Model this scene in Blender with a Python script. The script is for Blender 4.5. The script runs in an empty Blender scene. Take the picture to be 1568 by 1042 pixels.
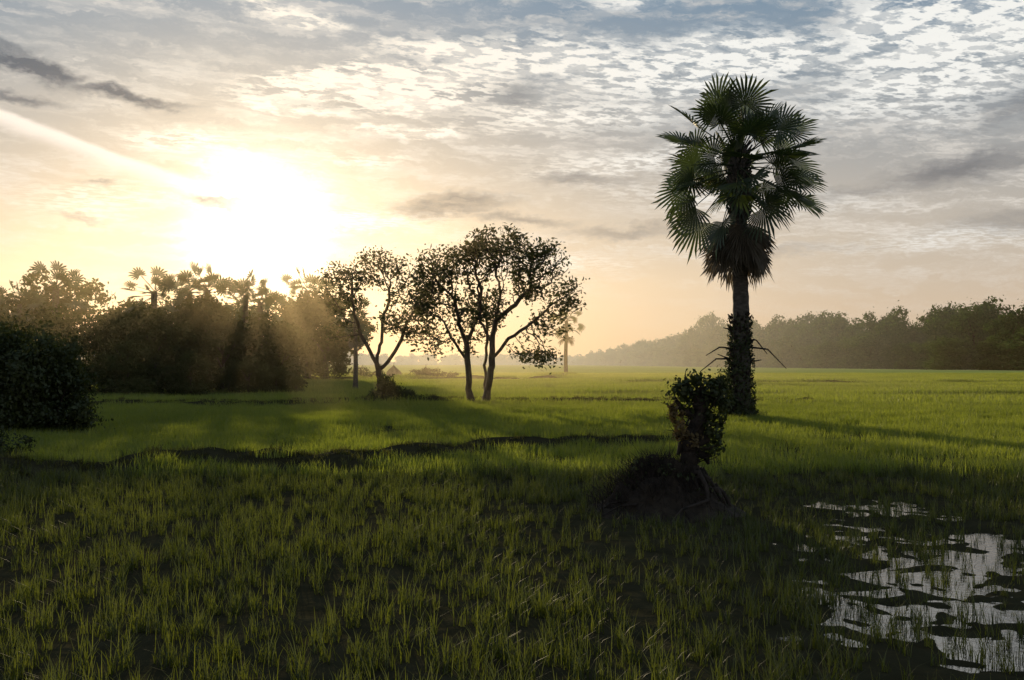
import bpy, math, random
import numpy as np
from mathutils import Vector, Matrix, noise as mnoise

rng = np.random.default_rng(7)
random.seed(7)
S = bpy.context.scene
R = math.radians
SUN_AZ = R(-14.3); SUN_EL = R(7.7)
sun_dir = Vector((math.sin(SUN_AZ)*math.cos(SUN_EL), math.cos(SUN_AZ)*math.cos(SUN_EL), math.sin(SUN_EL)))

# ------------------------------------------------------------------ helpers
def link(o, parent=None):
    S.collection.objects.link(o)
    if parent is not None: o.parent = parent
    return o
def empty(name, loc=(0,0,0)):
    e = bpy.data.objects.new(name, None); e.location = loc; e.empty_display_size = .3
    return link(e)
def mesh_np(name, V, F):
    V = np.asarray(V, dtype=np.float32); F = np.asarray(F, dtype=np.int32)
    m = bpy.data.meshes.new(name)
    k = F.shape[1]
    m.vertices.add(len(V)); m.vertices.foreach_set('co', V.ravel())
    m.loops.add(F.size); m.loops.foreach_set('vertex_index', F.ravel())
    m.polygons.add(len(F)); m.polygons.foreach_set('loop_start', np.arange(0, F.size, k, dtype=np.int32))
    try: m.polygons.foreach_set('loop_total', np.full(len(F), k, dtype=np.int32))
    except Exception: pass
    m.update(calc_edges=True); m.validate()
    return m
def obj(name, mesh, mat=None, parent=None, loc=(0,0,0), smooth=False):
    o = bpy.data.objects.new(name, mesh); o.location = loc
    if mat is not None and len(mesh.materials) == 0: mesh.materials.append(mat)
    if smooth: mesh.polygons.foreach_set('use_smooth', [True]*len(mesh.polygons))
    return link(o, parent)
def merge(parts):
    Vs, Fs, n = [], [], 0
    for V, F in parts:
        if len(V) == 0: continue
        Vs.append(V); Fs.append(np.asarray(F)+n); n += len(V)
    return np.vstack(Vs), np.vstack(Fs)
def tube(pts, rad, sides=7, rough=0.0):
    pts = np.asarray(pts, float); n = len(pts)
    V = []
    up = np.array([0.13, 0.97, 0.2])
    for i in range(n):
        t = pts[min(i+1, n-1)] - pts[max(i-1, 0)]
        t /= (np.linalg.norm(t)+1e-9)
        a = np.cross(t, up)
        if np.linalg.norm(a) < .05: a = np.cross(t, [1,0,0])
        a /= np.linalg.norm(a); b = np.cross(t, a)
        for j in range(sides):
            th = 2*math.pi*j/sides
            r = rad[i]*(1+rough*(rng.random()-.5)*2)
            V.append(pts[i] + (a*math.cos(th)+b*math.sin(th))*r)
    F = []
    for i in range(n-1):
        for j in range(sides):
            k = (j+1) % sides
            F.append((i*sides+j, i*sides+k, (i+1)*sides+k, (i+1)*sides+j))
    return np.array(V), np.array(F)
def leaves(P, N, size, jitter=.7, aspect=.5, svar=.35):
    n = len(P)
    N = N + rng.normal(0, jitter, (n,3)); N /= np.linalg.norm(N, axis=1, keepdims=True)+1e-9
    A = np.cross(N, rng.normal(0,1,(n,3))); A /= np.linalg.norm(A, axis=1, keepdims=True)+1e-9
    B = np.cross(N, A)
    s = (size*(1+svar*rng.normal(0,1,n))).clip(size*.35)[:,None]
    V = np.stack([P-A*s*.5, P+B*s*aspect*.5+N*s*.06, P+A*s*.5, P-B*s*aspect*.5+N*s*.06], 1).reshape(-1,3)
    F = np.arange(n*4).reshape(n,4)
    return V, F

# ------------------------------------------------------------------ materials
def nmat(name):
    m = bpy.data.materials.new(name); m.use_nodes = True
    nt = m.node_tree; nt.nodes.clear()
    out = nt.nodes.new('ShaderNodeOutputMaterial')
    return m, nt, out
def paint_haze(nt, shader, out, y0=200., yl=550., p=1.3, col=(.47,.41,.33)):
    """distance haze painted into the material as emission: increases with world Y"""
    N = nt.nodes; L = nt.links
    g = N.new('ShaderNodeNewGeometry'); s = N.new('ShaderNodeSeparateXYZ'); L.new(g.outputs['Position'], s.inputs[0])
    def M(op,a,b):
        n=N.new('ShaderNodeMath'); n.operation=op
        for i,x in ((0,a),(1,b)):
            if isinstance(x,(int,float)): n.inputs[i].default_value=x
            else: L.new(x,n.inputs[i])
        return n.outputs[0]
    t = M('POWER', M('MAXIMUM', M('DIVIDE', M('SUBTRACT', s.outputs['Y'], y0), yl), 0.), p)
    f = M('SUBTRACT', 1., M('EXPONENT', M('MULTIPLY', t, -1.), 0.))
    e = N.new('ShaderNodeEmission'); e.inputs[0].default_value=(*col,1)  # surface glows in haze colour, standing in for misty air
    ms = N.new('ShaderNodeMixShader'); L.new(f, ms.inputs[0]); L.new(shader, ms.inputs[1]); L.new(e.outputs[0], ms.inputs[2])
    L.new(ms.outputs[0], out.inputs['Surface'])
def leaf_mat(name, c1, c2, trans, tmix=.45, gloss=.06, nscale=1.2, rough=.45, haze=None):
    m, nt, out = nmat(name); N = nt.nodes; L = nt.links
    geo = N.new('ShaderNodeNewGeometry')
    oi = N.new('ShaderNodeObjectInfo')
    no = N.new('ShaderNodeTexNoise'); no.inputs['Scale'].default_value = nscale; no.inputs['Detail'].default_value = 2
    L.new(geo.outputs['Position'], no.inputs['Vector'])
    ad = N.new('ShaderNodeMath'); ad.operation = 'MULTIPLY_ADD'
    L.new(geo.outputs['Random Per Island'], ad.inputs[0]); ad.inputs[1].default_value = .5
    L.new(no.outputs['Fac'], ad.inputs[2])
    ad2 = N.new('ShaderNodeMath'); ad2.operation = 'MULTIPLY_ADD'
    L.new(oi.outputs['Random'], ad2.inputs[0]); ad2.inputs[1].default_value = .3; L.new(ad.outputs[0], ad2.inputs[2])
    mr = N.new('ShaderNodeMapRange'); mr.inputs['From Min'].default_value = .4; mr.inputs['From Max'].default_value = 1.3
    L.new(ad2.outputs[0], mr.inputs['Value'])
    mx = N.new('ShaderNodeMix'); mx.data_type = 'RGBA'
    L.new(mr.outputs[0], mx.inputs['Factor']); mx.inputs['A'].default_value = (*c1,1); mx.inputs['B'].default_value = (*c2,1)
    d = N.new('ShaderNodeBsdfDiffuse'); L.new(mx.outputs['Result'], d.inputs['Color'])
    t = N.new('ShaderNodeBsdfTranslucent')
    mt = N.new('ShaderNodeMix'); mt.data_type = 'RGBA'; mt.blend_type = 'MULTIPLY'; mt.inputs['Factor'].default_value = 1
    L.new(mx.outputs['Result'], mt.inputs['A']); mt.inputs['B'].default_value = (*trans,1)
    L.new(mt.outputs['Result'], t.inputs['Color'])
    ms = N.new('ShaderNodeMixShader'); ms.inputs[0].default_value = tmix
    L.new(d.outputs[0], ms.inputs[1]); L.new(t.outputs[0], ms.inputs[2])
    last = ms
    if gloss > 0:
        g = N.new('ShaderNodeBsdfGlossy'); g.inputs['Roughness'].default_value = rough; g.inputs['Color'].default_value = (.8,.8,.8,1)
        last = N.new('ShaderNodeMixShader'); last.inputs[0].default_value = gloss
        L.new(ms.outputs[0], last.inputs[1]); L.new(g.outputs[0], last.inputs[2])
    if haze: paint_haze(nt, last.outputs[0], out, *haze)
    else: L.new(last.outputs[0], out.inputs['Surface'])
    return m
def bark_mat(name, c1, c2, scale=6, stretch=(1,1,.25), bump=.6):
    m, nt, out = nmat(name); N = nt.nodes; L = nt.links
    tc = N.new('ShaderNodeTexCoord'); mp = N.new('ShaderNodeMapping'); mp.inputs['Scale'].default_value = stretch
    L.new(tc.outputs['Object'], mp.inputs[0])
    no = N.new('ShaderNodeTexNoise'); no.inputs['Scale'].default_value = scale; no.inputs['Detail'].default_value = 6; no.inputs['Roughness'].default_value=.65
    L.new(mp.outputs[0], no.inputs['Vector'])
    cr = N.new('ShaderNodeValToRGB'); cr.color_ramp.elements[0].position=.35; cr.color_ramp.elements[1].position=.68
    cr.color_ramp.elements[0].color=(*c1,1); cr.color_ramp.elements[1].color=(*c2,1)
    L.new(no.outputs['Fac'], cr.inputs[0])
    b = N.new('ShaderNodeBump'); b.inputs['Strength'].default_value = bump; b.inputs['Distance'].default_value=.05
    L.new(no.outputs['Fac'], b.inputs['Height'])
    p = N.new('ShaderNodeBsdfPrincipled'); p.inputs['Roughness'].default_value=.9; p.inputs['Specular IOR Level'].default_value=.2
    L.new(cr.outputs[0], p.inputs['Base Color']); L.new(b.outputs[0], p.inputs['Normal'])
    L.new(p.outputs[0], out.inputs['Surface'])
    return m

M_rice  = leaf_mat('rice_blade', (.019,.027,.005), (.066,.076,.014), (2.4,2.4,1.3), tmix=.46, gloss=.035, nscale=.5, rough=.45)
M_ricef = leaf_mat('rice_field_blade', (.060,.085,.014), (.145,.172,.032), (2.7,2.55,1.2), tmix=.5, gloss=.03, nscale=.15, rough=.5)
M_dry   = leaf_mat('dry_grass', (.09,.065,.03), (.18,.135,.06), (1.6,1.5,1.2), tmix=.35, gloss=.02)
M_leaf  = leaf_mat('tree_leaf', (.026,.036,.012), (.05,.062,.02), (1.8,1.6,.8), tmix=.28, gloss=.02)
M_dark  = leaf_mat('bush_leaf', (.022,.034,.012), (.05,.06,.02), (1.5,1.5,.8), tmix=.22, gloss=.02, nscale=.8)
M_weed  = leaf_mat('weed_blade', (.03,.04,.012), (.08,.075,.022), (1.8,1.7,.9), tmix=.4, gloss=.02, nscale=.8)
M_grove = leaf_mat('grove_leaf', (.026,.038,.014), (.056,.066,.023), (1.6,1.6,.8), tmix=.25, gloss=0, nscale=.5)
M_far   = leaf_mat('forest_leaf', (.014,.030,.010), (.085,.125,.036), (1.5,1.7,.9), tmix=.22, gloss=0, nscale=.10, haze=(265.,680.,1.15,(.46,.44,.36)))  # leaf colour plus painted distance haze
M_palm  = leaf_mat('palm_leaf', (.025,.040,.016), (.055,.074,.028), (1.7,1.8,1.0), tmix=.26, gloss=.05, rough=.45)
M_dead  = leaf_mat('dead_palm_leaf', (.07,.06,.045), (.14,.12,.09), (1.2,1.1,1.0), tmix=.25, gloss=.02)
M_bark  = bark_mat('bark', (.022,.018,.013), (.07,.055,.042))
M_pbark = bark_mat('palm_bark', (.04,.036,.03), (.12,.105,.09), scale=5, stretch=(1,1,2.5))
M_stump = bark_mat('stump_bark', (.012,.010,.008), (.05,.038,.030), scale=9)
M_earth = bark_mat('mound_earth', (.014,.010,.007), (.04,.03,.02), scale=5, stretch=(1,1,1), bump=1)
M_hay   = bark_mat('straw', (.08,.065,.04), (.18,.145,.09), scale=12, stretch=(1,1,3))

# ------------------------------------------------------------------ terrain
BUNDS = [
    ([(-16,22.5),(-11.5,20.5),(-8.6,17.4),(-7.4,17.3),(-6.6,19.0),(-4.7,18.8),(-3.0,18.6),(-1.8,20.4),(-.5,22.3),(2.4,23.3),(4.5,25)], .27, .46),
    ([(-40,40),(-17,44),(-9,44.5),(-6.4,49),(-2,47.5),(3,46.5),(9,48),(14,47)], .30, .6),
    ([(-60,95),(-25,108),(-5,112),(3,110),(7,138)], .5, 1.6),
    ([(2,60),(30,58),(60,66)], .18, .8),
    ([(0,95),(40,92),(90,110)], .3, 1.0),
]
def poly_dist(X, Y, pl):
    d = np.full(X.shape, 1e9)
    for (ax,ay),(bx,by) in zip(pl[:-1], pl[1:]):
        vx, vy = bx-ax, by-ay
        t = (((X-ax)*vx+(Y-ay)*vy)/(vx*vx+vy*vy)).clip(0,1)
        d = np.minimum(d, np.hypot(X-ax-t*vx, Y-ay-t*vy))
    return d
def vnoise(X, Y, s, seed=0.):
    x = X/s+seed*17.3; y = Y/s-seed*9.1
    xi = np.floor(x); yi = np.floor(y); fx = x-xi; fy = y-yi
    fx = fx*fx*(3-2*fx); fy = fy*fy*(3-2*fy)
    def h(a,b):
        v = np.sin(a*127.1+b*311.7+seed*74.7)*43758.5453
        return v-np.floor(v)
    return (h(xi,yi)*(1-fx)+h(xi+1,yi)*fx)*(1-fy)+(h(xi,yi+1)*(1-fx)+h(xi+1,yi+1)*fx)*fy
def wetness(X, Y):
    w = np.exp(-(((X-4.7)/2.1)**2+((Y-7.4)/3.2)**2)**1.5)
    w += 1.0*np.exp(-(((X-4.7)/1.9)**2+((Y-12.2)/2.8)**2)**1.5)
    w += .55*np.exp(-(((X-2.4)/1.5)**2+((Y-8.0)/1.8)**2))
    return w.clip(0,1)
def warp(X, Y):
    return X + (vnoise(X,Y,1.5,7)-.5)*.9, Y + (vnoise(X,Y,1.3,8)-.5)*.9
def ground(X, Y):
    X = np.asarray(X,float); Y = np.asarray(Y,float)
    x2 = X*.8+Y*.6; y2 = -X*.6+Y*.8
    wt = wetness(X,Y); near = 1/(1+np.exp((Y-20)/2))
    xw = X+.35*(vnoise(x2,y2,.4,31)-.5); yw = Y+.35*(vnoise(x2,y2,.37,32)-.5)
    z = .066 + .03*(vnoise(x2,y2,1.3,1)-.5) + .035*(vnoise(xw,yw,.5,2)-.5) + .03*(vnoise(X,Y,5,3)-.5)
    z += near*(.3+.7*wt)*(.055*(vnoise(xw*.8+yw*.6,-xw*.6+yw*.8,.22,4)-.5)+.04*(vnoise(yw,xw,.12,9)-.5))
    z -= wt*.070
    wob = vnoise(X,Y,.8,5)*.6+vnoise(X,Y,.42,6)*.5; wx, wy = warp(X,Y)
    for pl,h,w in BUNDS:
        d = poly_dist(wx, wy, pl)
        z = z + h*(.4+.9*wob)/(1+np.exp((d/w-1)*4))
    return z
def axis(a, b, step, lo, hi, g=1.09):
    xs = list(np.arange(a, b+1e-6, step))
    s = step; x = b
    while x < hi: s *= g; x += s; xs.append(x)
    s = step; x = a
    while x > lo: s *= g; x -= s; xs.insert(0, x)
    return np.array(xs)
xs = np.concatenate([axis(-12, 1, .09, -2500, 0, 1.06)[:], []])
xs = xs[xs <= 0.0]
xr = list(np.arange(0.04, 9.0, .05)); s_ = .05; x_ = xr[-1]
while x_ < 2500: s_ *= 1.06; x_ += s_; xr.append(x_)
xs = np.concatenate([xs, np.array(xr)])
ya = list(np.arange(4.5, 15.5, .05)); s_ = .05; y_ = ya[-1]
while y_ < 4500: s_ = min(s_*1.03, .09) if y_ < 25 else s_*1.05; y_ += s_; ya.append(y_)
s_ = .05; y_ = 4.5
while y_ > -300: s_ *= 1.08; y_ -= s_; ya.insert(0, y_)
ys = np.array(ya)
GX, GY = np.meshgrid(xs, ys); GZ = ground(GX, GY)
nx, ny = len(xs), len(ys)
V = np.stack([GX.ravel(), GY.ravel(), GZ.ravel()], 1)
i = np.arange(nx*ny).reshape(ny, nx)
F = np.stack([i[:-1,:-1].ravel(), i[:-1,1:].ravel(), i[1:,1:].ravel(), i[1:,:-1].ravel()], 1)
m, nt, out = nmat('rice_field_soil'); N = nt.nodes; L = nt.links
geo = N.new('ShaderNodeNewGeometry'); sep = N.new('ShaderNodeSeparateXYZ'); L.new(geo.outputs['Position'], sep.inputs[0])
n1 = N.new('ShaderNodeTexNoise'); n1.inputs['Scale'].default_value=3; n1.inputs['Detail'].default_value=8; L.new(geo.outputs['Position'], n1.inputs['Vector'])
mud = N.new('ShaderNodeValToRGB'); mud.color_ramp.elements[0].color=(.014,.013,.007,1); mud.color_ramp.elements[1].color=(.050,.046,.026,1)
L.new(n1.outputs['Fac'], mud.inputs[0])
mp = N.new('ShaderNodeMapping'); mp.inputs['Scale'].default_value=(.03,.1,1); L.new(geo.outputs['Position'], mp.inputs[0])
n2 = N.new('ShaderNodeTexNoise'); n2.inputs['Scale'].default_value=1; n2.inputs['Detail'].default_value=6; n2.inputs['Roughness'].default_value=.7; L.new(mp.outputs[0], n2.inputs['Vector'])
gr = N.new('ShaderNodeValToRGB'); gr.color_ramp.elements[0].position=.3; gr.color_ramp.elements[1].position=.7
gr.color_ramp.elements[0].color=(.12,.18,.027,1); gr.color_ramp.elements[1].color=(.26,.34,.065,1)
L.new(n2.outputs['Fac'], gr.inputs[0])
dist = N.new('ShaderNodeMapRange'); dist.inputs['From Min'].default_value=24; dist.inputs['From Max'].default_value=150; L.new(sep.outputs['Y'], dist.inputs['Value'])
hz = N.new('ShaderNodeMapRange'); hz.inputs['From Min'].default_value=.15; hz.inputs['From Max'].default_value=.26; hz.inputs['To Min'].default_value=1; hz.inputs['To Max'].default_value=.1; L.new(sep.outputs['Z'], hz.inputs['Value'])
mu = N.new('ShaderNodeMath'); mu.operation='MULTIPLY'; L.new(dist.outputs[0], mu.inputs[0]); L.new(hz.outputs[0], mu.inputs[1])
mx = N.new('ShaderNodeMix'); mx.data_type='RGBA'; L.new(mu.outputs[0], mx.inputs['Factor']); L.new(mud.outputs[0], mx.inputs['A']); L.new(gr.outputs[0], mx.inputs['B'])
bp = N.new('ShaderNodeBump'); bp.inputs['Strength'].default_value=1; bp.inputs['Distance'].default_value=.08; L.new(n1.outputs['Fac'], bp.inputs['Height'])
p = N.new('ShaderNodeBsdfDiffuse')
L.new(mx.outputs['Result'], p.inputs['Color']); L.new(bp.outputs[0], p.inputs['Normal'])
paint_haze(nt, p.outputs[0], out, 150., 1100., 1., (.47,.42,.28))  # far soil fades into painted haze emission
obj('ground', mesh_np('ground', V, F), m, smooth=True)

m, nt, out = nmat('paddy_water'); N = nt.nodes; L = nt.links
p = N.new('ShaderNodeBsdfPrincipled'); p.inputs['Base Color'].default_value=(.025,.024,.015,1); p.inputs['Roughness'].default_value=.04
p.inputs['IOR'].default_value=1.75
geo = N.new('ShaderNodeNewGeometry'); n1 = N.new('ShaderNodeTexNoise'); n1.inputs['Scale'].default_value=12; n1.inputs['Detail'].default_value=3
L.new(geo.outputs['Position'], n1.inputs['Vector'])
bp = N.new('ShaderNodeBump'); bp.inputs['Strength'].default_value=.4; bp.inputs['Distance'].default_value=.01; L.new(n1.outputs['Fac'], bp.inputs['Height'])
L.new(bp.outputs[0], p.inputs['Normal']); L.new(p.outputs[0], out.inputs['Surface'])
Vw = [(-14,3.5,.010),(16,3.5,.010),(16,16.5,.010),(-14,16.5,.010)]
obj('paddy_water', mesh_np('paddy_water', Vw, [(0,1,2,3)]), m)

# ------------------------------------------------------------------ rice grass
def blades(n, spread, h, w, segs=3, lean=.35):
    Vs, Fs = [], []; c = 0
    for k in range(n):
        a = rng.random()*2*math.pi; r = spread*math.sqrt(rng.random())
        bx, by = r*math.cos(a), r*math.sin(a)
        yaw = rng.random()*2*math.pi; hh = h*(.5+.65*rng.random()); ww = w*(.7+.6*rng.random())
        ln = lean*(.2+1.3*rng.random()); dx, dy = math.cos(yaw), math.sin(yaw)
        px, py = -dy, dx
        for s in range(segs+1):
            t = s/segs; off = ln*hh*t**1.9; z = hh*(t-.28*ln*t*t*t)
            wd = ww*(1-t**1.6)*.5 + .0006
            Vs.append((bx+dx*off+px*wd, by+dy*off+py*wd, z)); Vs.append((bx+dx*off-px*wd, by+dy*off-py*wd, z))
        for s in range(segs):
            b = c+2*s; Fs.append((b,b+1,b+3,b+2))
        c += 2*(segs+1)
    return np.array(Vs), np.array(Fs)
rice = empty('rice_grass')
def instancer(name, P, scales, child_mesh, mat, parent):
    n = len(P); a = rng.random(n)*2*math.pi; s = scales*.5
    q = []
    for k in range(4):
        th = a+math.pi/4+k*math.pi/2
        q.append(P+np.stack([np.cos(th)*s*1.41421, np.sin(th)*s*1.41421, np.zeros(n)],1))
    V = np.stack(q,1).reshape(-1,3); F = np.arange(4*n).reshape(n,4)
    o = obj(name, mesh_np(name, V, F), None, parent)
    o.instance_type='FACES'; o.use_instance_faces_scale=True; o.instance_faces_scale=1.0
    o.show_instancer_for_render=False; o.show_instancer_for_viewport=False
    obj(name+'_tuft', child_mesh, mat, o)
    return o
def frustum_points(d0, d1, dens, densfn, k=.56, pad=3):
    area_w = lambda D: 2*(k*D+pad)
    n = int(dens*(d1-d0)*area_w(d1))
    Y = d0+(d1-d0)*rng.random(n); X = (rng.random(n)*2-1)*area_w(d1)/2
    keep = np.abs(X) < (k*Y+pad)
    X, Y = X[keep], Y[keep]
    pr = densfn(X,Y); keep = rng.random(len(X)) < pr
    return X[keep], Y[keep]
def bund_mask(X,Y):
    mk = np.ones(X.shape); wx, wy = warp(X,Y)
    for pl,h,w in BUNDS[:3]:
        d = poly_dist(wx,wy+w*.45,pl); mk *= 1-.93*np.exp(-(d/(w*1.15))**4)
    return mk
def mound_mask(X,Y):
    return (1-np.exp(-(((X-2.0)/.75)**2+((Y-12.9)/.6)**2)**2))
def dens_near(X,Y):
    v = .12+1.15*vnoise(X,Y,.6,11)*(.45+vnoise(X,Y,2.6,12))
    v *= 1-.62*wetness(X,Y)*(.5+.6*vnoise(X,Y,.35,13))
    return (v*bund_mask(X,Y)*mound_mask(X,Y)).clip(0,1)
def dens_mid(X,Y):
    v = .35+1.0*vnoise(X,Y,3,14)*(.5+vnoise(X*.6,Y,7,19))
    return (v*bund_mask(X,Y)*mound_mask(X,Y)).clip(0,1)
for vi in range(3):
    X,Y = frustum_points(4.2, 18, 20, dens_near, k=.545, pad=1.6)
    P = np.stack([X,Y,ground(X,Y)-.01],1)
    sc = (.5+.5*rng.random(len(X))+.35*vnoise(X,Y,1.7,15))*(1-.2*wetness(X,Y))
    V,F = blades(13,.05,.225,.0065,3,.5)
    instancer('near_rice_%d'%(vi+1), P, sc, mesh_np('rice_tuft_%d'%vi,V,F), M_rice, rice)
# sparse young shoots standing in the open water
X,Y = frustum_points(4.2, 16, 52, lambda X,Y: (wetness(X,Y)*(.14+1.0*vnoise(X,Y,.28,22)**1.8)).clip(0,1), k=.545, pad=1.0)
V,F = blades(6,.03,.20,.0065,3,.35)
instancer('water_shoots', np.stack([X,Y,np.full(len(X),-.01)],1), .5+.8*rng.random(len(X)), mesh_np('rice_shoot',V,F), M_rice, rice)
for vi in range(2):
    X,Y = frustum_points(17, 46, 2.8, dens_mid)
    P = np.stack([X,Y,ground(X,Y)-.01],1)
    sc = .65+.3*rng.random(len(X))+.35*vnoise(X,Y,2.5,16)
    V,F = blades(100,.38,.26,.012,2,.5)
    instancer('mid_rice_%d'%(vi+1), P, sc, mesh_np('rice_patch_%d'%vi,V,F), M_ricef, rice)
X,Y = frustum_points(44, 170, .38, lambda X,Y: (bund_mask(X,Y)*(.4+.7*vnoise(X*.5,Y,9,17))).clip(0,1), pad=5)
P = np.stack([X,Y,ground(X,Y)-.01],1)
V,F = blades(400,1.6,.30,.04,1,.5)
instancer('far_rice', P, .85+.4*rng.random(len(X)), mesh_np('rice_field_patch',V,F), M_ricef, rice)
bx, by = [], []
for pl,h,w in BUNDS[:2]:
    for (ax,ay),(cx,cy) in zip(pl[:-1],pl[1:]):
        n = int(math.hypot(cx-ax,cy-ay)*26)
        t = rng.random(n); bx += list(ax+(cx-ax)*t+rng.normal(0,w*.9,n)); by += list(ay+(cy-ay)*t+rng.normal(0,w*.9,n))
X=np.array(bx);Y=np.array(by)
keep=rng.random(len(X))<(.15+1.1*vnoise(X,Y,.6,41)); X,Y=X[keep],Y[keep]
V,F = blades(30,.13,.15,.011,2,1.0)
weeds = empty('bund_weeds')
instancer('weed_tufts', np.stack([X,Y,ground(X,Y)-.02],1), .4+.8*rng.random(len(X)), mesh_np('weed_tuft',V,F), M_weed, weeds)

# ------------------------------------------------------------------ space colonisation trees
def colonize(trunks, crowns, n_attr, step=.28, dk=.42, di=2.2, iters=110):
    nodes, par = [], []
    for pl in trunks:
        pl = [np.array(q,float) for q in pl]
        prev = None; start = None
        for a,b in zip(pl[:-1],pl[1:]):
            L_ = np.linalg.norm(b-a); k = max(1,int(L_/step))
            for s in range(k):
                q = a+(b-a)*s/k
                if start is None:
                    start=1
                    if nodes:
                        d = np.linalg.norm(np.array(nodes)-q,axis=1); j=int(d.argmin())
                        if d[j]<.6: prev=j; continue
                    prev=-1
                nodes.append(q+rng.normal(0,.03,3)); par.append(prev); prev=len(nodes)-1
        nodes.append(pl[-1]); par.append(prev)
    n_tr = len(nodes)
    W = np.array([c[6]*c[3]*c[4]*c[5] for c in crowns]); W/=W.sum()
    A=[]
    for c,w in zip(crowns,W):
        k=int(n_attr*w)+4
        u=rng.normal(0,1,(k,3)); u/=np.linalg.norm(u,axis=1,keepdims=True); r=rng.random(k)[:,None]**(1/2.6)
        A.append(np.array(c[:3])+u*r*np.array(c[3:6]))
    A=np.vstack(A)
    for it in range(iters):
        if len(A)==0: break
        NN=np.array(nodes)
        d=np.linalg.norm(A[:,None,:]-NN[None,:,:],axis=2)
        j=d.argmin(1); dm=d[np.arange(len(A)),j]
        lim = di if it>25 else di*2.5
        ok=dm<lim
        if not ok.any(): break
        new={}
        for a,jj in zip(A[ok],j[ok]):
            v=a-NN[jj]; v/=np.linalg.norm(v)+1e-9
            new.setdefault(int(jj),[]).append(v)
        added=False
        for jj,vs in new.items():
            v=np.mean(vs,0)+rng.normal(0,.22,3); nl=np.linalg.norm(v)
            if nl<.1: continue
            q=NN[jj]+v/nl*step
            if np.min(np.linalg.norm(NN-q,axis=1))<step*.45: continue
            nodes.append(q); par.append(jj); added=True
        if not added: break
        NN=np.array(nodes)
        d=np.linalg.norm(A[:,None,:]-NN[None,:,:],axis=2).min(1)
        A=A[d>dk]
    return np.array(nodes), np.array(par), n_tr
def tree_mesh(nodes, par, tip_r=.016, expo=2.22, maxr=.3, base_flare=1.5):
    n=len(nodes); r=np.zeros(n); acc=np.zeros(n); cnt=np.zeros(n,int)
    for i in range(n-1,-1,-1):
        if cnt[i]==0: acc[i]=tip_r**expo
        r[i]=acc[i]**(1/expo)
        if par[i]>=0:
            acc[par[i]]+=acc[i]*1.012; cnt[par[i]]+=max(1,cnt[i])
    r=np.minimum(r,maxr)
    parts=[]
    for i in range(n):
        if par[i]<0: continue
        pa=nodes[par[i]]; r0=min(r[par[i]], r[i]*1.35)
        f0=1+(base_flare-1)*max(0,(.6-max(pa[2],0)))/.6; f1=1+(base_flare-1)*max(0,(.6-max(nodes[i][2],0)))/.6
        d=nodes[i]-pa
        parts.append(tube([pa-d*.05,nodes[i]+d*.08],[r0*f0,r[i]*f1],5 if r[i]<.05 else 9))
    return merge(parts), r, cnt
def grow_tree(name, loc, trunks, crowns, n_attr, leaf_per=9, leaf=.15, tipcount=5, spread=.21, maxr=.22, step=.27):
    nodes,par,ntr=colonize(trunks,crowns,n_attr,step=step)
    (V,F),r,cnt=tree_mesh(nodes,par,maxr=maxr)
    e=empty(name,loc)
    obj('trunk_and_limbs',mesh_np(name+'_wood',V,F),M_bark,e,smooth=True)
    idx=[i for i in range(ntr,len(nodes)) if cnt[i]<=tipcount]
    base=nodes[idx]
    dn=np.array([mnoise.noise(Vector(tuple(b*1.2)))for b in base])
    k=(leaf_per*(dn*3.0+.95).clip(.12,2.6)).astype(int)
    P=np.repeat(base,k,axis=0)+rng.normal(0,spread,(k.sum(),3))*[1,1,.75]
    V,F=leaves(P,np.tile([0,0,.9],(len(P),1)),leaf,jitter=.8,aspect=.55)
    obj('foliage',mesh_np(name+'_foliage',V,F),M_leaf,e)
    return e
grow_tree('broadleaf_tree',(-6.46,49,.1),
  [[(0.1,0,0),(0,0,.8),(-.1,.1,1.6),(-.5,0,2.4),(-1.0,.1,3.3),(-1.3,0,4.2)],
   [(-.1,.1,1.6),(.5,0,2.2),(1.0,-.1,3.0),(1.3,.0,3.9)],
   [(-.3,.0,2.0),(.0,.3,3.0),(.1,.2,4.3)]],
  [(-1.8,0,6.2,1.3,1.2,.8,1.0),(.1,0,6.5,1.5,1.4,1.1,1.2),(1.85,0,5.5,1.5,1.3,1.25,1.2),(1.5,0,4.1,1.8,1.4,1.0,1.),(-1.9,.2,4.9,1.2,1.3,.9,.8),(2.5,0,3.2,1.2,1,.7,.9),(-2.2,0,3.4,.7,.8,.6,.5)],
  1200, leaf_per=16, leaf=.16, maxr=.25)
grow_tree('broadleaf_tree',(-1.95,46,.1),
  [[(0.05,0,0),(0,0,1.0),(-.1,.1,2.0),(-.15,0,2.9),(-.5,0,3.7),(-.7,0,4.8)],
   [(-.1,.1,2.0),(-.7,0,2.8),(-1.2,.1,3.8)],
   [(-.15,0,2.9),(.35,.1,4.0),(.5,.1,5.0)]],
  [(-.9,0,6.2,1.8,1.5,1.35,1.1),(-1.7,0,4.9,1.4,1.2,1.1,1.1),(-.5,.2,4.1,1.4,1.3,.9,1.1),(.7,.2,6.9,1.2,1.3,1.15,1),(-.2,0,2.9,.75,.8,.6,1.5),(-1.7,0,2.6,.8,.7,.55,.9)],
  1250, leaf_per=16, leaf=.16, maxr=.22)
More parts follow.
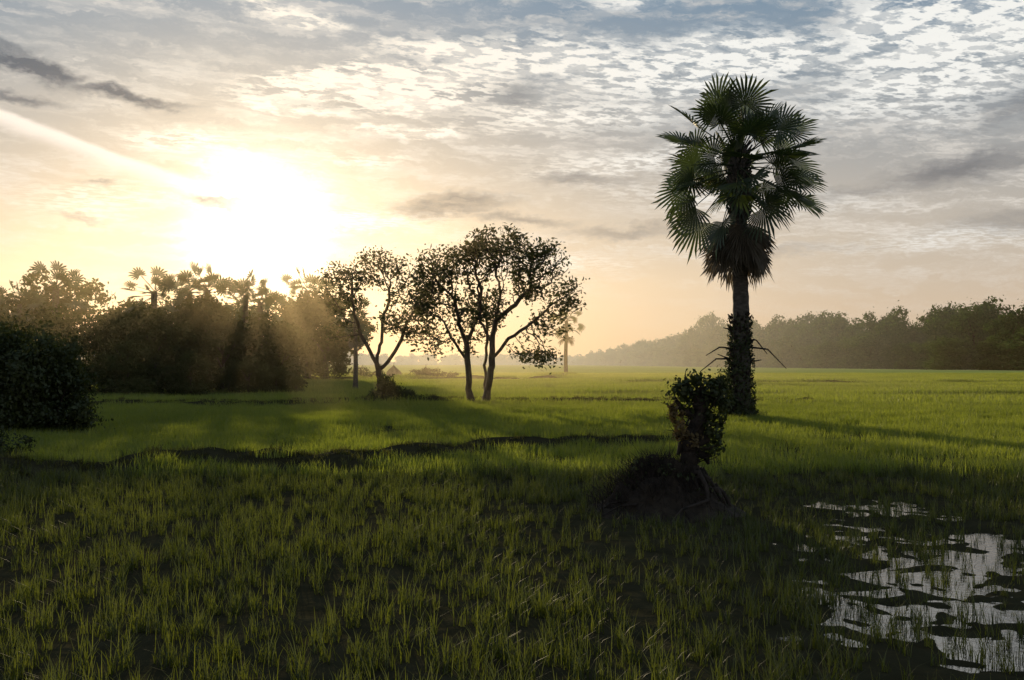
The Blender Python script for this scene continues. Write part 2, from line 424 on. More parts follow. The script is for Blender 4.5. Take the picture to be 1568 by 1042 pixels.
grow_tree('broadleaf_tree',(-1.05,45.6,.1),
  [[(-.15,0,0),(0,0,.9),(.15,.1,1.8),(.1,0,2.8),(.3,0,3.8),(.5,.1,4.9)],
   [(.1,0,2.8),(-.4,0,3.8),(-.5,.2,4.8)],
   [(.15,.1,2.1),(.9,0,3.0),(1.7,-.1,3.5),(2.4,0,4.1)],
   [(.3,0,3.8),(1.2,0,4.6),(1.9,.1,5.3)]],
  [(.3,0,7.2,1.6,1.5,1.05,1.3),(2.2,0,6.4,1.6,1.4,1.2,1.3),(3.3,0,5.1,1.1,1.2,1.15,1.2),(1.3,0,5.2,1.3,1.4,.8,.7),(2.5,0,2.1,.85,.9,.6,2.0),(2.6,0,3.6,1.2,1,.7,.8),(.2,.2,4.4,1,1.2,.7,.7)],
  1400, leaf_per=16, leaf=.16, maxr=.26)
grow_tree('slender_tree',(-1.35,50,.1),[[(0,0,0),(.05,0,2),(.1,0,3.6)]],[(0,0,4.6,1.3,1.3,1.5,1)],200,leaf_per=9,leaf=.16,maxr=.12)

# ------------------------------------------------------------------ crown volumes for dense trees/bushes
def clump_cloud(lobes, n, leaf, clumps_per=26, cs=.26, ztrim=None, jitter=.75, aspect=.6):
    Ps,Ns=[],[]
    W=np.array([a[3]*a[5] for a in lobes]); W/=W.sum()
    for (cx,cy,cz,rx,ry,rz),w in zip(lobes,W):
        kc=clumps_per; u=rng.normal(0,1,(kc,3)); u/=np.linalg.norm(u,axis=1,keepdims=True)
        cc=u*(.62+.38*rng.random((kc,1)))
        k=int(n*w); j=rng.integers(0,kc,k)
        s=cs*(.6+.8*rng.random(kc))[j][:,None]
        q=cc[j]+rng.normal(0,1,(k,3))*s*.75
        nn=q/(np.linalg.norm(q,axis=1,keepdims=True)+1e-6)*.6+(q-cc[j])/(s+1e-6)*.5
        Ps.append(np.array([cx,cy,cz])+q*np.array([rx,ry,rz])); Ns.append(nn)
    P=np.vstack(Ps);Nn=np.vstack(Ns)
    if ztrim is not None:
        k=P[:,2]>ztrim; P,Nn=P[k],Nn[k]
    return leaves(P,Nn,leaf,jitter=jitter,aspect=aspect)
def dense_tree(kind, seed):
    lobes=[]
    r=np.random.default_rng(seed)
    nl=9
    for i in range(nl):
        a=r.random()*6.28; d=.24*r.random()**.5+.04
        z=.36+.46*r.random(); s=.12+.11*r.random()
        lobes.append((math.cos(a)*d,math.sin(a)*d,z,s*1.1,s*1.1,s*.8))
    lobes.append((0.02,0,.84,.15,.15,.14))
    if kind!='open':
        for i in range(6):
            a=i*1.05+r.random(); lobes.append((math.cos(a)*.24,math.sin(a)*.24,.16+.06*r.random(),.19,.19,.18))
    if kind=='forest':
        lobes.append((0,0,.45,.26,.26,.3)); lobes.append((0,0,.2,.3,.3,.2))
    return lobes
def trunk_part(h=.5,r=.022):
    pts=[(0,0,-.02),(.01,0,h*.4),(-.01,.01,h*.8),(0,0,h*1.4)]
    parts=[tube(pts,[r*1.4,r,r*.8,r*.5],7)]
    for k in range(5):
        a=k*1.3; parts.append(tube([(0,0,h*(.6+.1*k)),(math.cos(a)*.12,math.sin(a)*.12,h*(.9+.12*k)),(math.cos(a)*.2,math.sin(a)*.2,h*(1.1+.12*k))],[r*.5,r*.35,r*.15],5))
    return merge(parts)
def dense_tree_mesh(name,kind,seed,n,leaf,mat):
    V1,F1=clump_cloud(dense_tree(kind,seed),n,leaf,ztrim=0,jitter=.45 if kind=='forest' else .75)
    V2,F2=trunk_part()
    V,F=merge([(V1,F1),(V2,F2)])
    me=mesh_np(name,V,F); me.materials.append(mat); me.materials.append(M_bark)
    mi=np.zeros(len(F),dtype=np.int32); mi[len(F1):]=1
    me.polygons.foreach_set('material_index',mi[:len(me.polygons)])
    return me
grove=[dense_tree_mesh('grove_tree_mesh_%d'%k,'skirt' if k<3 else 'open',k+3,9500,.034,M_grove) for k in range(4)]
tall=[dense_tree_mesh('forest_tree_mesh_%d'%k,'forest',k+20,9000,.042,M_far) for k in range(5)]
def place(name,me,parent,x,y,h,wid=1.0):
    o=bpy.data.objects.new(name,me); o.location=(x,y,-.05); o.scale=(h*wid,h*wid,h); o.rotation_euler=(0,0,rng.random()*6.28)
    return link(o,parent)
g=empty('tree_grove')
GT=[(-33,58,5.4),(-29,56,4.8),(-27.5,60,5.6),(-24.6,62,4.8),(-22.2,62,5.6),(-27,72,6.4),(-24,74,7.0),(-21.5,70,6.9),(-19.2,66,5.3),(-17.6,70,5.9),
    (-15.9,68,4.9),(-37,62,7.0),(-42,60,7),(-48,62,8),(-33,70,5.8),(-30,78,7.0),
    (-21.5,105,9.8),(-19.4,104,9.6),(-24.0,108,7.0),(-28,100,8.2),(-33,96,8.5),(-22.4,58,3.6),(-19.3,60,2.8),(-25.5,55,3.2),(-16.9,64,2.6),(-14.9,63,1.8),(-30,53,4),(-55,70,9),(-62,72,9),(-40,85,10),(-20,84,4.0),(-13.4,62,1.3)]
for k,(x,y,h) in enumerate(GT):
    place('tree_%d'%(k+1),grove[3] if h in (4.9,7.0,9.6,6.9,4.8) else grove[k%3],g,x,y,h,1.05+.2*rng.random())
f=empty('distant_forest')
line=[(300,190,23),(200,215,22),(131,254,20),(119,310,20.5),(113,350,19),(106,410,22),(95,475,21.5),(92,560,21),(84,640,18),(68,730,15),(50,820,11)]
k=0
for (a,b) in zip(line[:-1],line[1:]):
    Ln=math.hypot(b[0]-a[0],b[1]-a[1]); n=int(Ln/6.0)
    for s in range(n):
        t=(s+rng.random()*.8)/n
        for rank in range(3):
            x=a[0]+(b[0]-a[0])*t+rank*9+rng.normal(0,2.0); y=a[1]+(b[1]-a[1])*t+rank*7+rng.normal(0,2)
            h=(a[2]+(b[2]-a[2])*t)*(.62+.05*rank+.42*rng.random()**2)
            if rank==0: h*=.60
            if rank==2 and rng.random()<.20: h*=1.28
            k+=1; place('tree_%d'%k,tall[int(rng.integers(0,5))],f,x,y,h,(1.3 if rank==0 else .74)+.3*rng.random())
f2=empty('far_treeline')
for s in range(110):
    x=-460+s*4.8+rng.normal(0,2); y=900+rng.normal(0,25)+ (s%3)*20
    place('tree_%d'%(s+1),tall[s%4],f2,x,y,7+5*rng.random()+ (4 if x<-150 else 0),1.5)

def bush(name,loc,lobes,n,leaf,mat=M_dark,stems=9,sh=1.0):
    e=empty(name,loc)
    V,F=clump_cloud(lobes,n,leaf,clumps_per=34,cs=.2,ztrim=-.05)
    obj('foliage',mesh_np(name+'_foliage',V,F),mat,e)
    parts=[]
    for k in range(stems):
        l=lobes[k%len(lobes)]
        a=np.array([l[0]*.5+rng.normal(0,.1),l[1]*.5,-.1]); b=np.array([l[0]+rng.normal(0,.3*l[3]),l[1],l[2]+l[5]*.6])
        parts.append(tube([a,(a+b)/2+rng.normal(0,.08,3),b],[.04*sh,.028*sh,.01*sh],5))
    V,F=merge(parts); obj('stems',mesh_np(name+'_stems',V,F),M_bark,e)
    return e
bush('large_bush',(-13.3,27,0),[(0,0,1.3,1.7,1.6,1.3),(.6,.2,2.1,1.1,1.2,1.0),(-1.4,.3,2.2,1.4,1.3,1.2),(1.2,-.1,.9,.7,.9,.9),(-2.8,0,1.6,1.7,1.5,1.6),(-4.5,.2,1.8,1.6,1.5,1.7),(1.2,-.3,.5,1.1,.8,.55),(-.6,-.6,.6,1.5,.8,.6),(0,.3,1.2,1.2,1,1),(-2,.3,1.2,1.6,1,1)],58000,.10)
bush('low_bush',(-10.6,19.6,.15),[(0,0,.35,.8,.5,.4),(-.9,0,.45,.9,.6,.5),(.7,-.1,.2,.6,.4,.25)],7000,.06,stems=12,sh=.3)
bush('mound_shrub',(-6.0,48.2,.05),[(0,0,.35,1.0,.8,.6),(.9,-.1,.25,.8,.6,.4),(-.7,0,.2,.6,.6,.35),(-.1,.1,.9,.5,.5,.5)],6000,.10,stems=8,sh=.4)
bush('field_shrub',(-9,112,.4),[(0,0,.5,1.5,.8,.5),(-1.8,0,.4,1.1,.7,.45),(2,0,.3,.9,.7,.35)],3000,.15)
bush('field_shrub',(-18,118,.4),[(0,0,.5,1.2,.8,.7),(-2.3,0,.4,.6,.7,.8),(2.4,0,.6,.5,.7,.9),(1,0,.3,2,.7,.35)],2600,.15)

def haystack(loc,w,h):
    prof=[(1.0,0),(1.06,.25),(.95,.5),(.6,.78),(.22,.97),(.05,1.1)]
    sides=20; V=[]
    for (r,z) in prof:
        for j in range(sides):
            a=j/sides*6.283; rr=r*w*(1+.06*math.sin(a*5+z*4)+rng.normal(0,.02)); V.append((rr*math.cos(a),rr*math.sin(a),z*h))
    F=[(i*sides+j,i*sides+(j+1)%sides,(i+1)*sides+(j+1)%sides,(i+1)*sides+j) for i in range(len(prof)-1) for j in range(sides)]
    e=empty('haystack',loc); obj('straw_heap',mesh_np('haystack_heap',V,F),M_hay,e,smooth=True)
    Vp,Fp=tube([(0,0,h*.8),(0.02,0,h*1.35)],[.04,.03],6); obj('pole',mesh_np('haystack_pole',Vp,Fp),M_bark,e)
haystack((-15.2,128,.05),.95,1.5); haystack((-10.9,126,.05),.8,1.3)

# ------------------------------------------------------------------ palmyra palms
def fan_leaf(origin, d, petiole, Rf, twist, nseg=26, droop=.18, arc=125, fold=.05):
    d=np.array(d,float); d/=np.linalg.norm(d)
    up=np.array([0,0,1.]); side=np.cross(d,up)
    if np.linalg.norm(side)<.15: side=np.array([math.cos(twist*3),math.sin(twist*3),0.])
    side/=np.linalg.norm(side); nrm=np.cross(side,d)
    c,s=math.cos(twist),math.sin(twist); side,nrm=side*c+nrm*s, nrm*c-side*s
    o=np.array(origin,float)
    sag=np.array([0,0,-1.])*petiole*.12
    p1=o+d*petiole*.5+sag*.2; hub=o+d*petiole+sag
    pet=tube([o,p1,hub+d*Rf*.1],[.035,.022,.014],5)
    V=[];F=[]
    dA=2*math.radians(arc)/nseg
    for k in range(nseg):
        a=-math.radians(arc)+dA*(k+.5)
        rr=Rf*(.80+.20*math.cos(a))*(1+rng.normal(0,.07)); ri=Rf*(.42+.08*math.cos(a))
        def pt(an,r,h):
            q=hub+(d*math.cos(an)+side*math.sin(an))*r+nrm*h*(r/Rf)
            q=q+np.array([0,0,-1.])*droop*(r/Rf)**2.4*Rf
            q=q+nrm*(.24*Rf*(abs(math.sin(an))*r/Rf)**2)
            return q
        b=len(V)
        V+= [hub, pt(a-dA*.46,ri,0), pt(a-dA*.26,rr*.80,fold*.6), pt(a+rng.normal(0,.04),rr,fold*.4), pt(a+dA*.26,rr*.80,fold*.6), pt(a+dA*.46,ri,0), pt(a,ri,fold)]
        F+= [(b,b+1,b+6,b+6),(b+1,b+2,b+3,b+6),(b+6,b+3,b+4,b+5),(b,b+6,b+5,b+5)]
    return pet,(np.array(V),F)
def palm_meshes(name,H,crownR,n_leaf,detail=26,skirt=10):
    pets=[];green=[];dead=[]
    def add(res,lst):
        pets.append(res[0]); lst.append(res[1])
    ga=2.39996
    for k in range(n_leaf):
        t=(k+.5)/n_leaf
        sz=math.sin(math.radians(80))*(1-t)+math.sin(math.radians(-44))*t
        el=math.asin(sz)+rng.normal(0,.10); az=k*ga+rng.normal(0,.3)
        d=(math.cos(az)*math.cos(el),math.sin(az)*math.cos(el),math.sin(el))
        org=(0.10*math.cos(az),.10*math.sin(az),H+.30-.9*t)
        Rf=crownR*(.30+.07*rng.random()); pe=crownR*(.50+.20*rng.random())
        if k%5==0: pe=crownR*(.22+.15*rng.random())
        add(fan_leaf(org,d,pe,Rf,rng.normal(0,1.0),detail,droop=.10+.2*t),green)
    for k in range(skirt):
        az=k*ga; el=math.radians(-56-28*rng.random())
        d=(math.cos(az)*math.cos(el),math.sin(az)*math.cos(el),math.sin(el))
        org=(.2*math.cos(az),.2*math.sin(az),H-1.3-.9*rng.random())
        add(fan_leaf(org,d,crownR*.27,crownR*.33,rng.normal(0,.4),detail,droop=.3,arc=70),dead)
    def tomesh(nm,lst,mat):
        Vs=[];Fs=[];c=0
        for v,f in lst:
            Vs.append(v)
            for q in f:
                q=[x+c for x in q]
                if q[2]==q[3]: q=q[:3]
                Fs.append(q)
            c+=len(v)
        me=bpy.data.meshes.new(nm); me.from_pydata(np.vstack(Vs).tolist(),[],Fs); me.materials.append(mat); return me
    mg=tomesh(name+'_fronds',green,M_palm); md=tomesh(name+'_dead_fronds',dead,M_dead)
    Vp,Fp=merge(pets); mp_=mesh_np(name+'_petioles',Vp,Fp); mp_.materials.append(M_palm)
    return mg,md,mp_
def palm_trunk(name,H,r0,r1,n=40):
    pts=[];rad=[]
    for k in range(n+1):
        t=k/n; pts.append((.05*math.sin(t*5),0,H*t-.1)); rad.append((r0+(r1-r0)*t)*(1+.06*(k%2)) + .12*math.exp(-t*14))
    V,F=tube(pts,rad,14,rough=.03); return mesh_np(name,V,F)

PX,PY=7.83,34.2
palm=empty('palmyra_palm',(PX,PY,0))
HC=9.0
rng = np.random.default_rng(12)
mg,md,mpt=palm_meshes('main_palm',HC,3.2,58,26,skirt=26)
for nm,me in (('fronds',mg),('dead_fronds',md),('petioles',mpt)):
    obj(nm,me,None,palm,(-.02,0,0))
obj('trunk',palm_trunk('main_palm_trunk',HC+.2,.30,.23),M_pbark,palm,smooth=True)
parts=[]
for k in range(110):
    t=k/110; a=k*2.4; z=HC-2.1+2.4*t; r=.20
    b=np.array([math.cos(a)*r,math.sin(a)*r,z]); d=np.array([math.cos(a)*.5,math.sin(a)*.5,.75])
    parts.append(tube([b-d*.05,b+d*.25,b+d*.5],[.08,.055,.03],5))
V,F=merge(parts); obj('leaf_bases',mesh_np('main_palm_bases',V,F),M_pbark,palm)
parts=[]
for k in range(190):
    z=.1+3.6*(k/190)**1.1; a=k*2.4+rng.normal(0,.2); r=.26
    b=np.array([math.cos(a)*r,math.sin(a)*r,z]); l=(.14+.26*rng.random()**2)*(1.15-.12*z); d=np.array([math.cos(a)*.75,math.sin(a)*.75,.9-.8*rng.random()])*l
    parts.append(tube([b,b+d*.6,b+d+[0,0,.03]],[.06,.045,.012],5))
for (x,z,l,dz) in [(-1,2.15,1.40,-.45),(-1,2.5,1.2,-.25),(-1,2.0,.8,.3),(1,2.55,1.55,-.75),(1,2.8,.9,-.5),(-1,3.0,.6,.2),(1,1.9,.7,.2)]:
    parts.append(tube([(x*.25,0,z),(x*l*.6,-.1,z+dz*.25+.1),(x*l,-.15,z+dz)],[.035,.028,.014],5))
V,F=merge(parts); obj('old_leaf_stubs',mesh_np('main_palm_stubs',V,F),M_stump,palm)
k=5200; zz=3.6*rng.random(k)**1.4; aa=rng.random(k)*6.28; cl=vnoise(aa*2,zz,.5,31)
keep=rng.random(k)<(.15+1.1*cl); zz,aa,cl=zz[keep],aa[keep],cl[keep]
rr=.26+.10*rng.random(len(zz))+.24*cl*(1.1-.2*zz).clip(.2)+.10*np.exp(-zz)
P=np.stack([rr*np.cos(aa),rr*np.sin(aa),zz],1)
V,F=leaves(P,np.stack([np.cos(aa),np.sin(aa),.3*np.ones(len(aa))],1),.085,aspect=.55)
obj('climber_leaves',mesh_np('main_palm_climber',V,F),M_dark,palm)
bush('palm_foot_shrub',(7.45,33.8,0),[(0,0,.4,.45,.4,.5),(.6,.1,.2,.4,.4,.25),(-.25,0,1.0,.35,.3,.75)],3000,.08,stems=8,sh=.5)

sg,sd,sp=palm_meshes('small_palm',8.0,2.5,24,13,skirt=5)
st=palm_trunk('small_palm_trunk',8.1,.25,.19,n=16); st.materials.append(M_pbark)
def small_palm(x,y,h,w=1.0):
    e=empty('palmyra_palm',(x,y,0)); s=h/10.2; e.scale=(w*s,w*s,s); e.rotation_euler=(0,0,rng.random()*6)
    for nm,me in (('fronds',sg),('dead_fronds',sd),('petioles',sp),('trunk',st)): obj(nm,me,None,e)
for a in [(7.5,138,10.0,1.15),(-32.1,70,9.3,1.2),(-25.9,72,9.1,1.2),(-24.4,75,9.3,1.1),(-22.0,72,9.3,1.2),(-20.4,76,9.2,1.1),(-18.7,74,8.3,1.15),(-21.8,106,12.4,1.2),(-11.0,70,6.8),(-38,72,7.6),(-35.6,72,8.0)]:
    small_palm(*a)

# ------------------------------------------------------------------ broken stump on its root mound
SX,SY=2.36,13.0
st_e=empty('tree_stump',(SX,SY,0))
path=[(-.06,0,-.1),(-.07,0,.25),(-.09,0,.5),(-.05,0,.75),(-.04,.02,.95),(.03,.02,1.15),(.10,.0,1.38),(.12,0,1.55),(.08,0,1.68)]
rad=[.24,.16,.13,.12,.125,.12,.10,.09,.055]
pp=[];rr=[]
for a in range(len(path)-1):
    for s in range(5):
        t=s/5; pp.append(np.array(path[a])*(1-t)+np.array(path[a+1])*t+rng.normal(0,.008,3)); rr.append((rad[a]*(1-t)+rad[a+1]*t)*(1+.10*math.sin(a*7+s*2.3)))
parts=[tube(pp,rr,16,rough=.11)]
for (a,b,c,r) in [((0,0,.95),(.17,0,1.0),(.26,.02,1.15),.06),((.05,0,1.3),(-.14,0,1.38),(-.24,0,1.55),.05),((-.03,0,1.0),(-.16,0,.93),(-.2,0,.8),.05),((.1,0,1.45),(.26,0,1.55),(.36,0,1.75),.045),((.0,0,.85),(.17,0,.78),(.2,0,.68),.05),((.05,0,1.5),(-.05,0,1.65),(-.1,0,1.82),.04)]:
    parts.append(tube([a,b,c],[r*1.3,r,r*.4],8,rough=.08))
for k in range(80):
    a=np.array(path[3+k%5])+rng.normal(0,.05,3); d=rng.normal(0,1,3); d[2]=abs(d[2])*.7; d/=np.linalg.norm(d); l=.15+.3*rng.random()
    parts.append(tube([a,a+d*l*.5,a+d*l+rng.normal(0,.04,3)],[.012,.008,.003],4))
V,F=merge(parts[:7]); obj('trunk',mesh_np('stump_trunk',V,F),M_stump,st_e,smooth=True)
V,F=merge(parts[7:]); obj('twigs',mesh_np('stump_twigs',V,F),M_stump,st_e)
parts=[]
for k in range(60):
    a=rng.random()*6.28; ln=.30+.22*rng.random()
    if math.cos(a)<0: ln=.55+.65*rng.random()
    p0=np.array([-.06+.1*math.cos(a),.08*math.sin(a),.36+.25*rng.random()]); pts=[p0]
    for s in range(1,7):
        t=s/6; h=max(.0,.60*(1-t)**.9)+.07*math.sin(t*9+k); pts.append(np.array([-.06+math.cos(a+.35*math.sin(t*4+k))*(.1+ln*t),math.sin(a+.3*math.sin(t*3+k))*(.1+ln*t)*.8,h+.03]))
    r=.015+.032*rng.random(); parts.append(tube(pts,[r*1.3,r*1.1,r,r*.9,r*.7,r*.5,r*.2],6,rough=.12))
for (pts,r) in [([(-.3,-.1,.4),(-.65,-.3,.26),(-.95,-.4,.14),(-1.2,-.4,-.02)],.05),([(.1,-.1,.35),(.28,-.12,.36),(.36,-.15,.2),(.42,-.1,-.02)],.06),([(.15,0,.3),(.3,0,.42),(.38,0,.30)],.03)]:
    parts.append(tube(pts,[r,r*.85,r*.6,r*.25][:len(pts)],8,rough=.1))
V,F=merge(parts); obj('roots',mesh_np('stump_roots',V,F),M_stump,st_e,smooth=True)
G=50; V=[]
for a in range(G):
    for b in range(G):
        x=-1.6+a/(G-1)*2.4; y=-.85+b/(G-1)*1.7
        d=((x+.38)/.86)**2+(y/.66)**2
        h=.68*math.exp(-d*1.25)*(1+.5*(mnoise.noise(Vector((x*4,y*4,1)))))+.10*mnoise.noise(Vector((x*11,y*11,3)))*math.exp(-d)-.03
        V.append((x,y,h-.12*max(0,d-1.4)))
F=[(a*G+b,(a+1)*G+b,(a+1)*G+b+1,a*G+b+1) for a in range(G-1) for b in range(G-1)]
obj('root_mound',mesh_np('root_mound',V,F),M_earth,st_e,smooth=True)
parts=[]
for k in range(1100):
    x=rng.normal(-.50,.36); y=rng.normal(0,.30); d=((x+.38)/.86)**2+(y/.66)**2; z=.64*math.exp(-d*1.2)
    l=.12+.24*rng.random(); dv=np.array([rng.normal(-.25,.5),rng.normal(0,.4),.8]); dv/=np.linalg.norm(dv)
    parts.append(tube([(x,y,z-.03),np.array([x,y,z])+dv*l*.5+rng.normal(0,.015,3),np.array([x,y,z])+dv*l+rng.normal(0,.03,3)],[.005,.004,.0015],3))
V,F=merge(parts); obj('scrub_twigs',mesh_np('scrub_twigs',V,F),M_stump,st_e)
V,F=clump_cloud([(-.5,0,.55,.38,.3,.2),(-.15,-.1,.42,.3,.3,.15),(-.92,0,.22,.27,.25,.16),(.2,-.05,.25,.2,.2,.12)],3600,.045,clumps_per=24,cs=.25)
obj('scrub_leaves',mesh_np('scrub_leaves',V,F),M_dark,st_e)
V,F=clump_cloud([(.04,0,1.72,.22,.2,.12),(-.16,0,1.58,.17,.15,.17),(.26,0,1.60,.17,.16,.18),(.34,0,1.36,.12,.14,.20),(.27,0,1.08,.13,.14,.16),(.20,0,.86,.12,.12,.09),(.38,0,1.74,.10,.1,.08),(.1,-.05,1.4,.15,.12,.2)],2500,.055,clumps_per=12,cs=.40)
obj('leaves',mesh_np('stump_leaves',V,F),M_dark,st_e)
V,F=clump_cloud([(-.20,-.02,1.32,.10,.12,.20),(-.14,0,1.10,.11,.11,.12),(-.02,-.05,1.02,.13,.12,.10)],900,.05,clumps_per=12,cs=.32)
obj('dry_leaves',mesh_np('stump_dry_leaves',V,F),M_dry,st_e)

# ------------------------------------------------------------------ thin warm mist around the grove
m, nt, out = nmat('morning_mist')
vs = nt.nodes.new('ShaderNodeVolumeScatter'); vs.inputs['Density'].default_value=.0011; vs.inputs['Anisotropy'].default_value=.70
vs.inputs['Color'].default_value=(1.,.79,.48,1)
nt.links.new(vs.outputs[0], out.inputs['Volume'])
bv=[(-110,34,-.5),(30,34,-.5),(30,150,-.5),(-110,150,-.5),(-110,34,14),(30,34,14),(30,150,14),(-110,150,14)]
bf=[(0,3,2,1),(4,5,6,7),(0,1,5,4),(1,2,6,5),(2,3,7,6),(3,0,4,7)]
obj('mist',mesh_np('mist',bv,bf),m)

# ------------------------------------------------------------------ world
w=bpy.data.worlds.new('World'); S.world=w; w.use_nodes=True
try: w.cycles.sampling_method='NONE'
except Exception as ex: print(ex)
nt=w.node_tree; nt.nodes.clear(); N=nt.nodes; L=nt.links
def setin(node,idx,x):
    if isinstance(x,(int,float,tuple)): node.inputs[idx].default_value=x
    else: L.new(x,node.inputs[idx])
def M(op,a,b=0.,c=0.,clamp=False):
    n=N.new('ShaderNodeMath'); n.operation=op; n.use_clamp=clamp
    setin(n,0,a); setin(n,1,b); setin(n,2,c); return n.outputs[0]
def VM(op,a,b=None,out_='Vector'):
    n=N.new('ShaderNodeVectorMath'); n.operation=op; setin(n,0,a)
    if b is not None: setin(n,1,b)
    return n.outputs[out_]
def SC(v,s):
    n=N.new('ShaderNodeVectorMath'); n.operation='SCALE'; setin(n,0,v)
    if isinstance(s,(int,float)): n.inputs['Scale'].default_value=s
    else: L.new(s,n.inputs['Scale'])
    return n.outputs[0]
def MIX(f,a,b,bt='MIX'):
    n=N.new('ShaderNodeMix'); n.data_type='RGBA'; n.blend_type=bt; n.clamp_factor=True
    for nm,x in (('Factor',f),('A',a),('B',b)):
        if isinstance(x,(int,float)): n.inputs[nm].default_value=x
        elif isinstance(x,tuple): n.inputs[nm].default_value=(*x,1) if len(x)==3 else x
        else: L.new(x,n.inputs[nm])
    return n.outputs['Result']
def SS(x,a,b,lo=0.,hi=1.):
    n=N.new('ShaderNodeMapRange'); n.interpolation_type='SMOOTHSTEP'
    setin(n,0,x); n.inputs[1].default_value=a; n.inputs[2].default_value=b; n.inputs[3].default_value=lo; n.inputs[4].default_value=hi
    return n.outputs[0]
def NOI(v,scale,detail=5,rough=.55,out_='Fac',dist=0.):
    n=N.new('ShaderNodeTexNoise'); n.inputs['Scale'].default_value=scale; n.inputs['Detail'].default_value=detail; n.inputs['Roughness'].default_value=rough; n.inputs['Distortion'].default_value=dist
    L.new(v,n.inputs['Vector']); return n.outputs[out_]
def MAP(v,loc=(0,0,0),rot=0.,scale=(1,1,1),typ='TEXTURE'):
    n=N.new('ShaderNodeMapping'); n.vector_type=typ; L.new(v,n.inputs[0]); n.inputs[1].default_value=loc; n.inputs[2].default_value=(0,0,R(rot)); n.inputs[3].default_value=scale
    return n.outputs[0]
tc=N.new('ShaderNodeTexCoord'); D=VM('NORMALIZE',tc.outputs['Generated'])
sp_=N.new('ShaderNodeSeparateXYZ'); L.new(D,sp_.inputs[0]); dx,dy,dz=sp_.outputs
az=M('MULTIPLY',M('ARCTAN2',dx,dy),57.2958); el=M('MULTIPLY',M('ARCSINE',dz),57.2958)
cb=N.new('ShaderNodeCombineXYZ'); L.new(az,cb.inputs[0]); L.new(el,cb.inputs[1]); UV=cb.outputs[0]
zz=M('MAXIMUM',M('ADD',dz,.04),.02)
cb2=N.new('ShaderNodeCombineXYZ'); L.new(M('DIVIDE',dx,zz),cb2.inputs[0]); L.new(M('DIVIDE',dy,zz),cb2.inputs[1]); PL=cb2.outputs[0]
nv=NOI(MAP(UV,scale=(2.6,1,1)),.55,5,.6,'Color')
nvc=VM('SUBTRACT',nv,(.5,.5,.5))
UVd=VM('ADD',UV,VM('MULTIPLY',nvc,(5.,2.0,0.)))
nv2=NOI(MAP(UV,scale=(1.8,1,1)),2.4,4,.6,'Color')
UVd=VM('ADD',UVd,VM('MULTIPLY',VM('SUBTRACT',nv2,(.5,.5,.5)),(1.6,.8,0.)))
def blob(a,e,ra,re,rot=0.,soft=0.):
    v=MAP(UVd,(a,e,0),rot,(ra,re,1)); ln=VM('LENGTH',v,None,'Value'); return SS(ln,1.25,soft)
def msum(lst):
    r=None
    for b,wt in lst:
        x=M('MULTIPLY',b,wt); r=x if r is None else M('MAXIMUM',r,x)
    return r
whites=msum([(blob(-8,15.3,8,1.4,4,.6),1.45),(blob(1,17.2,10,1.3,-3,.3),1.15),(blob(11,16.4,10,1.9,3,.3),1.25),(blob(-13,19,5,.6,-12),1.),(blob(-6,13.0,4.5,.5,0,.3),1.15),(blob(3,14,9,1.3,0,.2),.85),
 (blob(-18.6,12,3.6,.8,-4),1.2),(blob(-23,8.6,4.2,1.2,3),.85),(blob(24,17,7.5,4.4,15,.4),1.2),(blob(21,13.5,7,1.5,-6),.8),(blob(6.5,20.3,3.5,1.0,0),1.1),(blob(-8.5,11.5,2.6,.5,-3),.95),
 (blob(-8,8.3,6,.9,4),1.),(blob(12,9.2,9,1.0,-4),.65),(blob(8,11.4,9,1.,5),.85),(blob(24,6.5,8,.7,3),.5),(blob(2,5.8,9,.5,0),.45)])
greys=msum([(blob(-26.5,15.1,3.8,.75,-14,.1),1.3),(blob(-21.5,14.1,3.6,.42,-4,.1),1.05),(blob(-27,13.5,3,.45,-3),.9),(blob(-3.8,9.0,4.6,.85,3,.1),1.05),(blob(-16.1,8.5,1.9,.5,-3,.1),1.35),
 (blob(.5,8.2,4.2,.45,-4),.85),(blob(6.5,7.5,4.6,.5,2),.85),(blob(24.5,10.0,5.5,1.0,9),1.05),(blob(27,7.3,4.5,.8,5),.85),(blob(19.5,9.2,4,.5,4),.65),(blob(4,10.3,3.6,.5,-3),.7),(blob(-.5,15.1,3,.7,-10),.6),
 (blob(15,6.2,6,.35,0),.5),(blob(-22.6,9.6,1.3,.3,0),.7),(blob(-23.5,7.7,1.6,.25,0),.6),(blob(-11,14.4,5,.4,-5),.35),(blob(-14,6.6,1.6,.2),.5),(blob(28,13,4,.9,12),.6)])
streak=NOI(MAP(UVd,rot=-3,scale=(7,1,1)),1.3,6,.62)
cells=NOI(PL,11,3,.5); cells2=NOI(MAP(PL,rot=25,scale=(1.6,1,1)),24,3,.6)
cell=SS(M('ADD',M('MULTIPLY',cells,.45),M('MULTIPLY',cells2,.55)),.455,.545)
big=NOI(MAP(PL,rot=20,scale=(2.2,1,1)),.75,5,.6)
cr=N.new('ShaderNodeValToRGB'); L.new(M('DIVIDE',el,26.,clamp=True),cr.inputs[0])
e=cr.color_ramp.elements; e[0].position=0; e[0].color=(.64,.48,.34,1); e[1].position=1; e[1].color=(.18,.28,.41,1)
for pos,c in ((.12,(.66,.52,.40)),(.25,(.59,.51,.43)),(.42,(.42,.41,.40)),(.60,(.29,.34,.39)),(.78,(.20,.30,.41))):
    q=e.new(pos); q.color=(*c,1)
sky=N.new('ShaderNodeTexSky'); sky.sky_type='NISHITA'; sky.sun_disc=False; sky.sun_elevation=SUN_EL; sky.sun_rotation=SUN_AZ; sky.dust_density=1.5
nish=SC(sky.outputs[0],.07)
base=MIX(.15,cr.outputs[0],nish)
veil=M('MULTIPLY',SS(streak,.42,.62),M('MULTIPLY',SS(el,1.,7.),SS(big,.35,.6,.25,.9)))
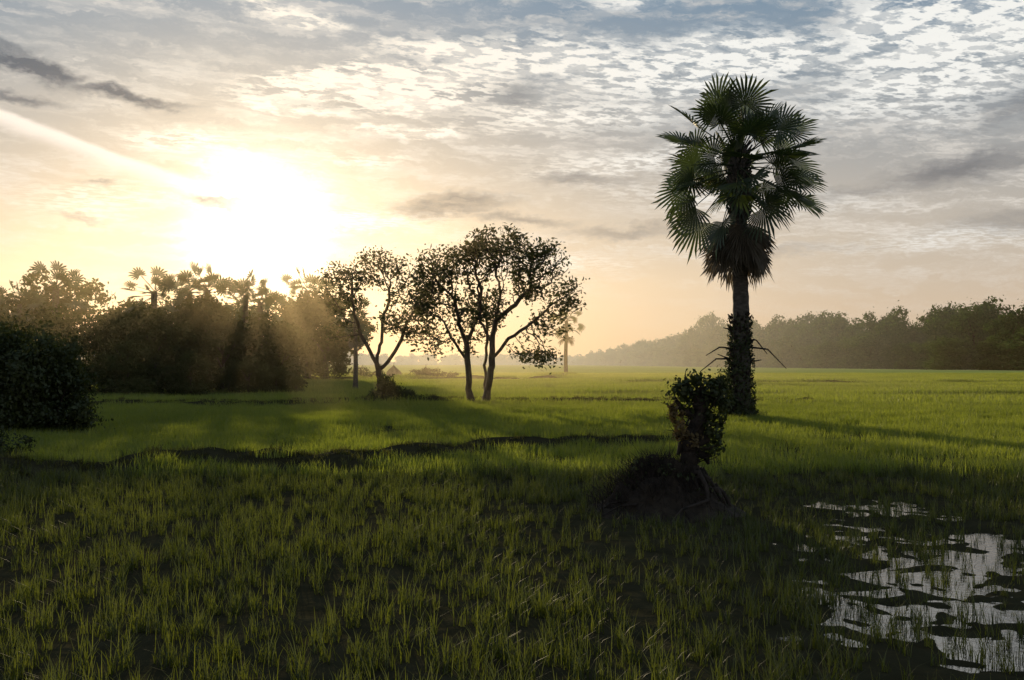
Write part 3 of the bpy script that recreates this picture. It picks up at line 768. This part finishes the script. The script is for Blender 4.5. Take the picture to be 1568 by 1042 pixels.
veil=M('MULTIPLY',veil,M('ADD',.55,M('MULTIPLY',cell,.6)))
col=MIX(M('MULTIPLY',veil,.62),base,(.80,.75,.68))
wm=M('MULTIPLY',whites,M('ADD',M('MULTIPLY',SS(streak,.36,.60),.40),M('MULTIPLY',cell,.82)),clamp=True)
dot=VM('DOT_PRODUCT',D,tuple(sun_dir),'Value')
ang=M('MULTIPLY',M('ARCCOSINE',M('MINIMUM',dot,.999999)),57.2958)
warm=SS(ang,28,6)
wcol=MIX(warm,(.94,.93,.88),(1.05,.95,.80))
col=MIX(M('MULTIPLY',wm,.95),col,wcol)
ct=MAP(UV,(-22.8,11.15,0),-16.5,(6.6,1,1))
csep=N.new('ShaderNodeSeparateXYZ'); L.new(VM('ADD',ct,VM('MULTIPLY',nvc,(0.,.55,0.))),csep.inputs[0])
cm=M('MULTIPLY',M('MULTIPLY',SS(csep.outputs[1],.42,.12),SS(csep.outputs[1],-.85,.05)),SS(M('ABSOLUTE',csep.outputs[0]),1.15,.8))
col=MIX(M('MULTIPLY',cm,.9),col,(1.0,.90,.80))
def gauss(s,amp): return M('MULTIPLY',M('EXPONENT',M('MULTIPLY',M('POWER',M('DIVIDE',ang,s),2.),-1.)),amp)
def expo(s,amp): return M('MULTIPLY',M('EXPONENT',M('MULTIPLY',ang,-1./s)),amp)
gnoise=SS(streak,.3,.7,.6,1.4)
g1=M('MULTIPLY',gauss(2.6,2.9),gnoise); g2=M('MULTIPLY',expo(4.3,.74),gnoise); g3=gauss(16.,.08)
glow=VM('ADD',VM('ADD',SC((1.,.95,.82),g1),SC((1.,.79,.48),g2)),SC((1.,.66,.30),g3))
colg=VM('ADD',col,glow)
gm=M('MULTIPLY',greys,SS(streak,.25,.55,.45,1.),clamp=True)
gcol=VM('ADD',MIX(SS(el,5,13),(.32,.30,.28),(.11,.13,.16)),SC(glow,.28))
colg=MIX(M('MULTIPLY',gm,.9),colg,gcol)
bg=N.new('ShaderNodeBackground'); L.new(colg,bg.inputs[0]); bg.inputs[1].default_value=1.0
wo=N.new('ShaderNodeOutputWorld'); L.new(bg.outputs[0],wo.inputs[0])

# ------------------------------------------------------------------ sun + camera
sl=bpy.data.lights.new('sun','SUN'); sl.energy=4.9; sl.angle=R(.6); sl.color=(1.,.79,.48)
so=bpy.data.objects.new('sun',sl); link(so); so.rotation_euler=(-sun_dir).to_track_quat('-Z','Y').to_euler()
cam=bpy.data.cameras.new('camera'); cam.lens=35; cam.sensor_width=36; cam.clip_end=9000; cam.clip_start=.1
co=bpy.data.objects.new('camera',cam); link(co); co.location=(0,0,2.0); co.rotation_euler=(R(90+1.315),0,0)
S.camera=co
S.view_settings.view_transform='Standard'; S.view_settings.look='None'; S.view_settings.exposure=0
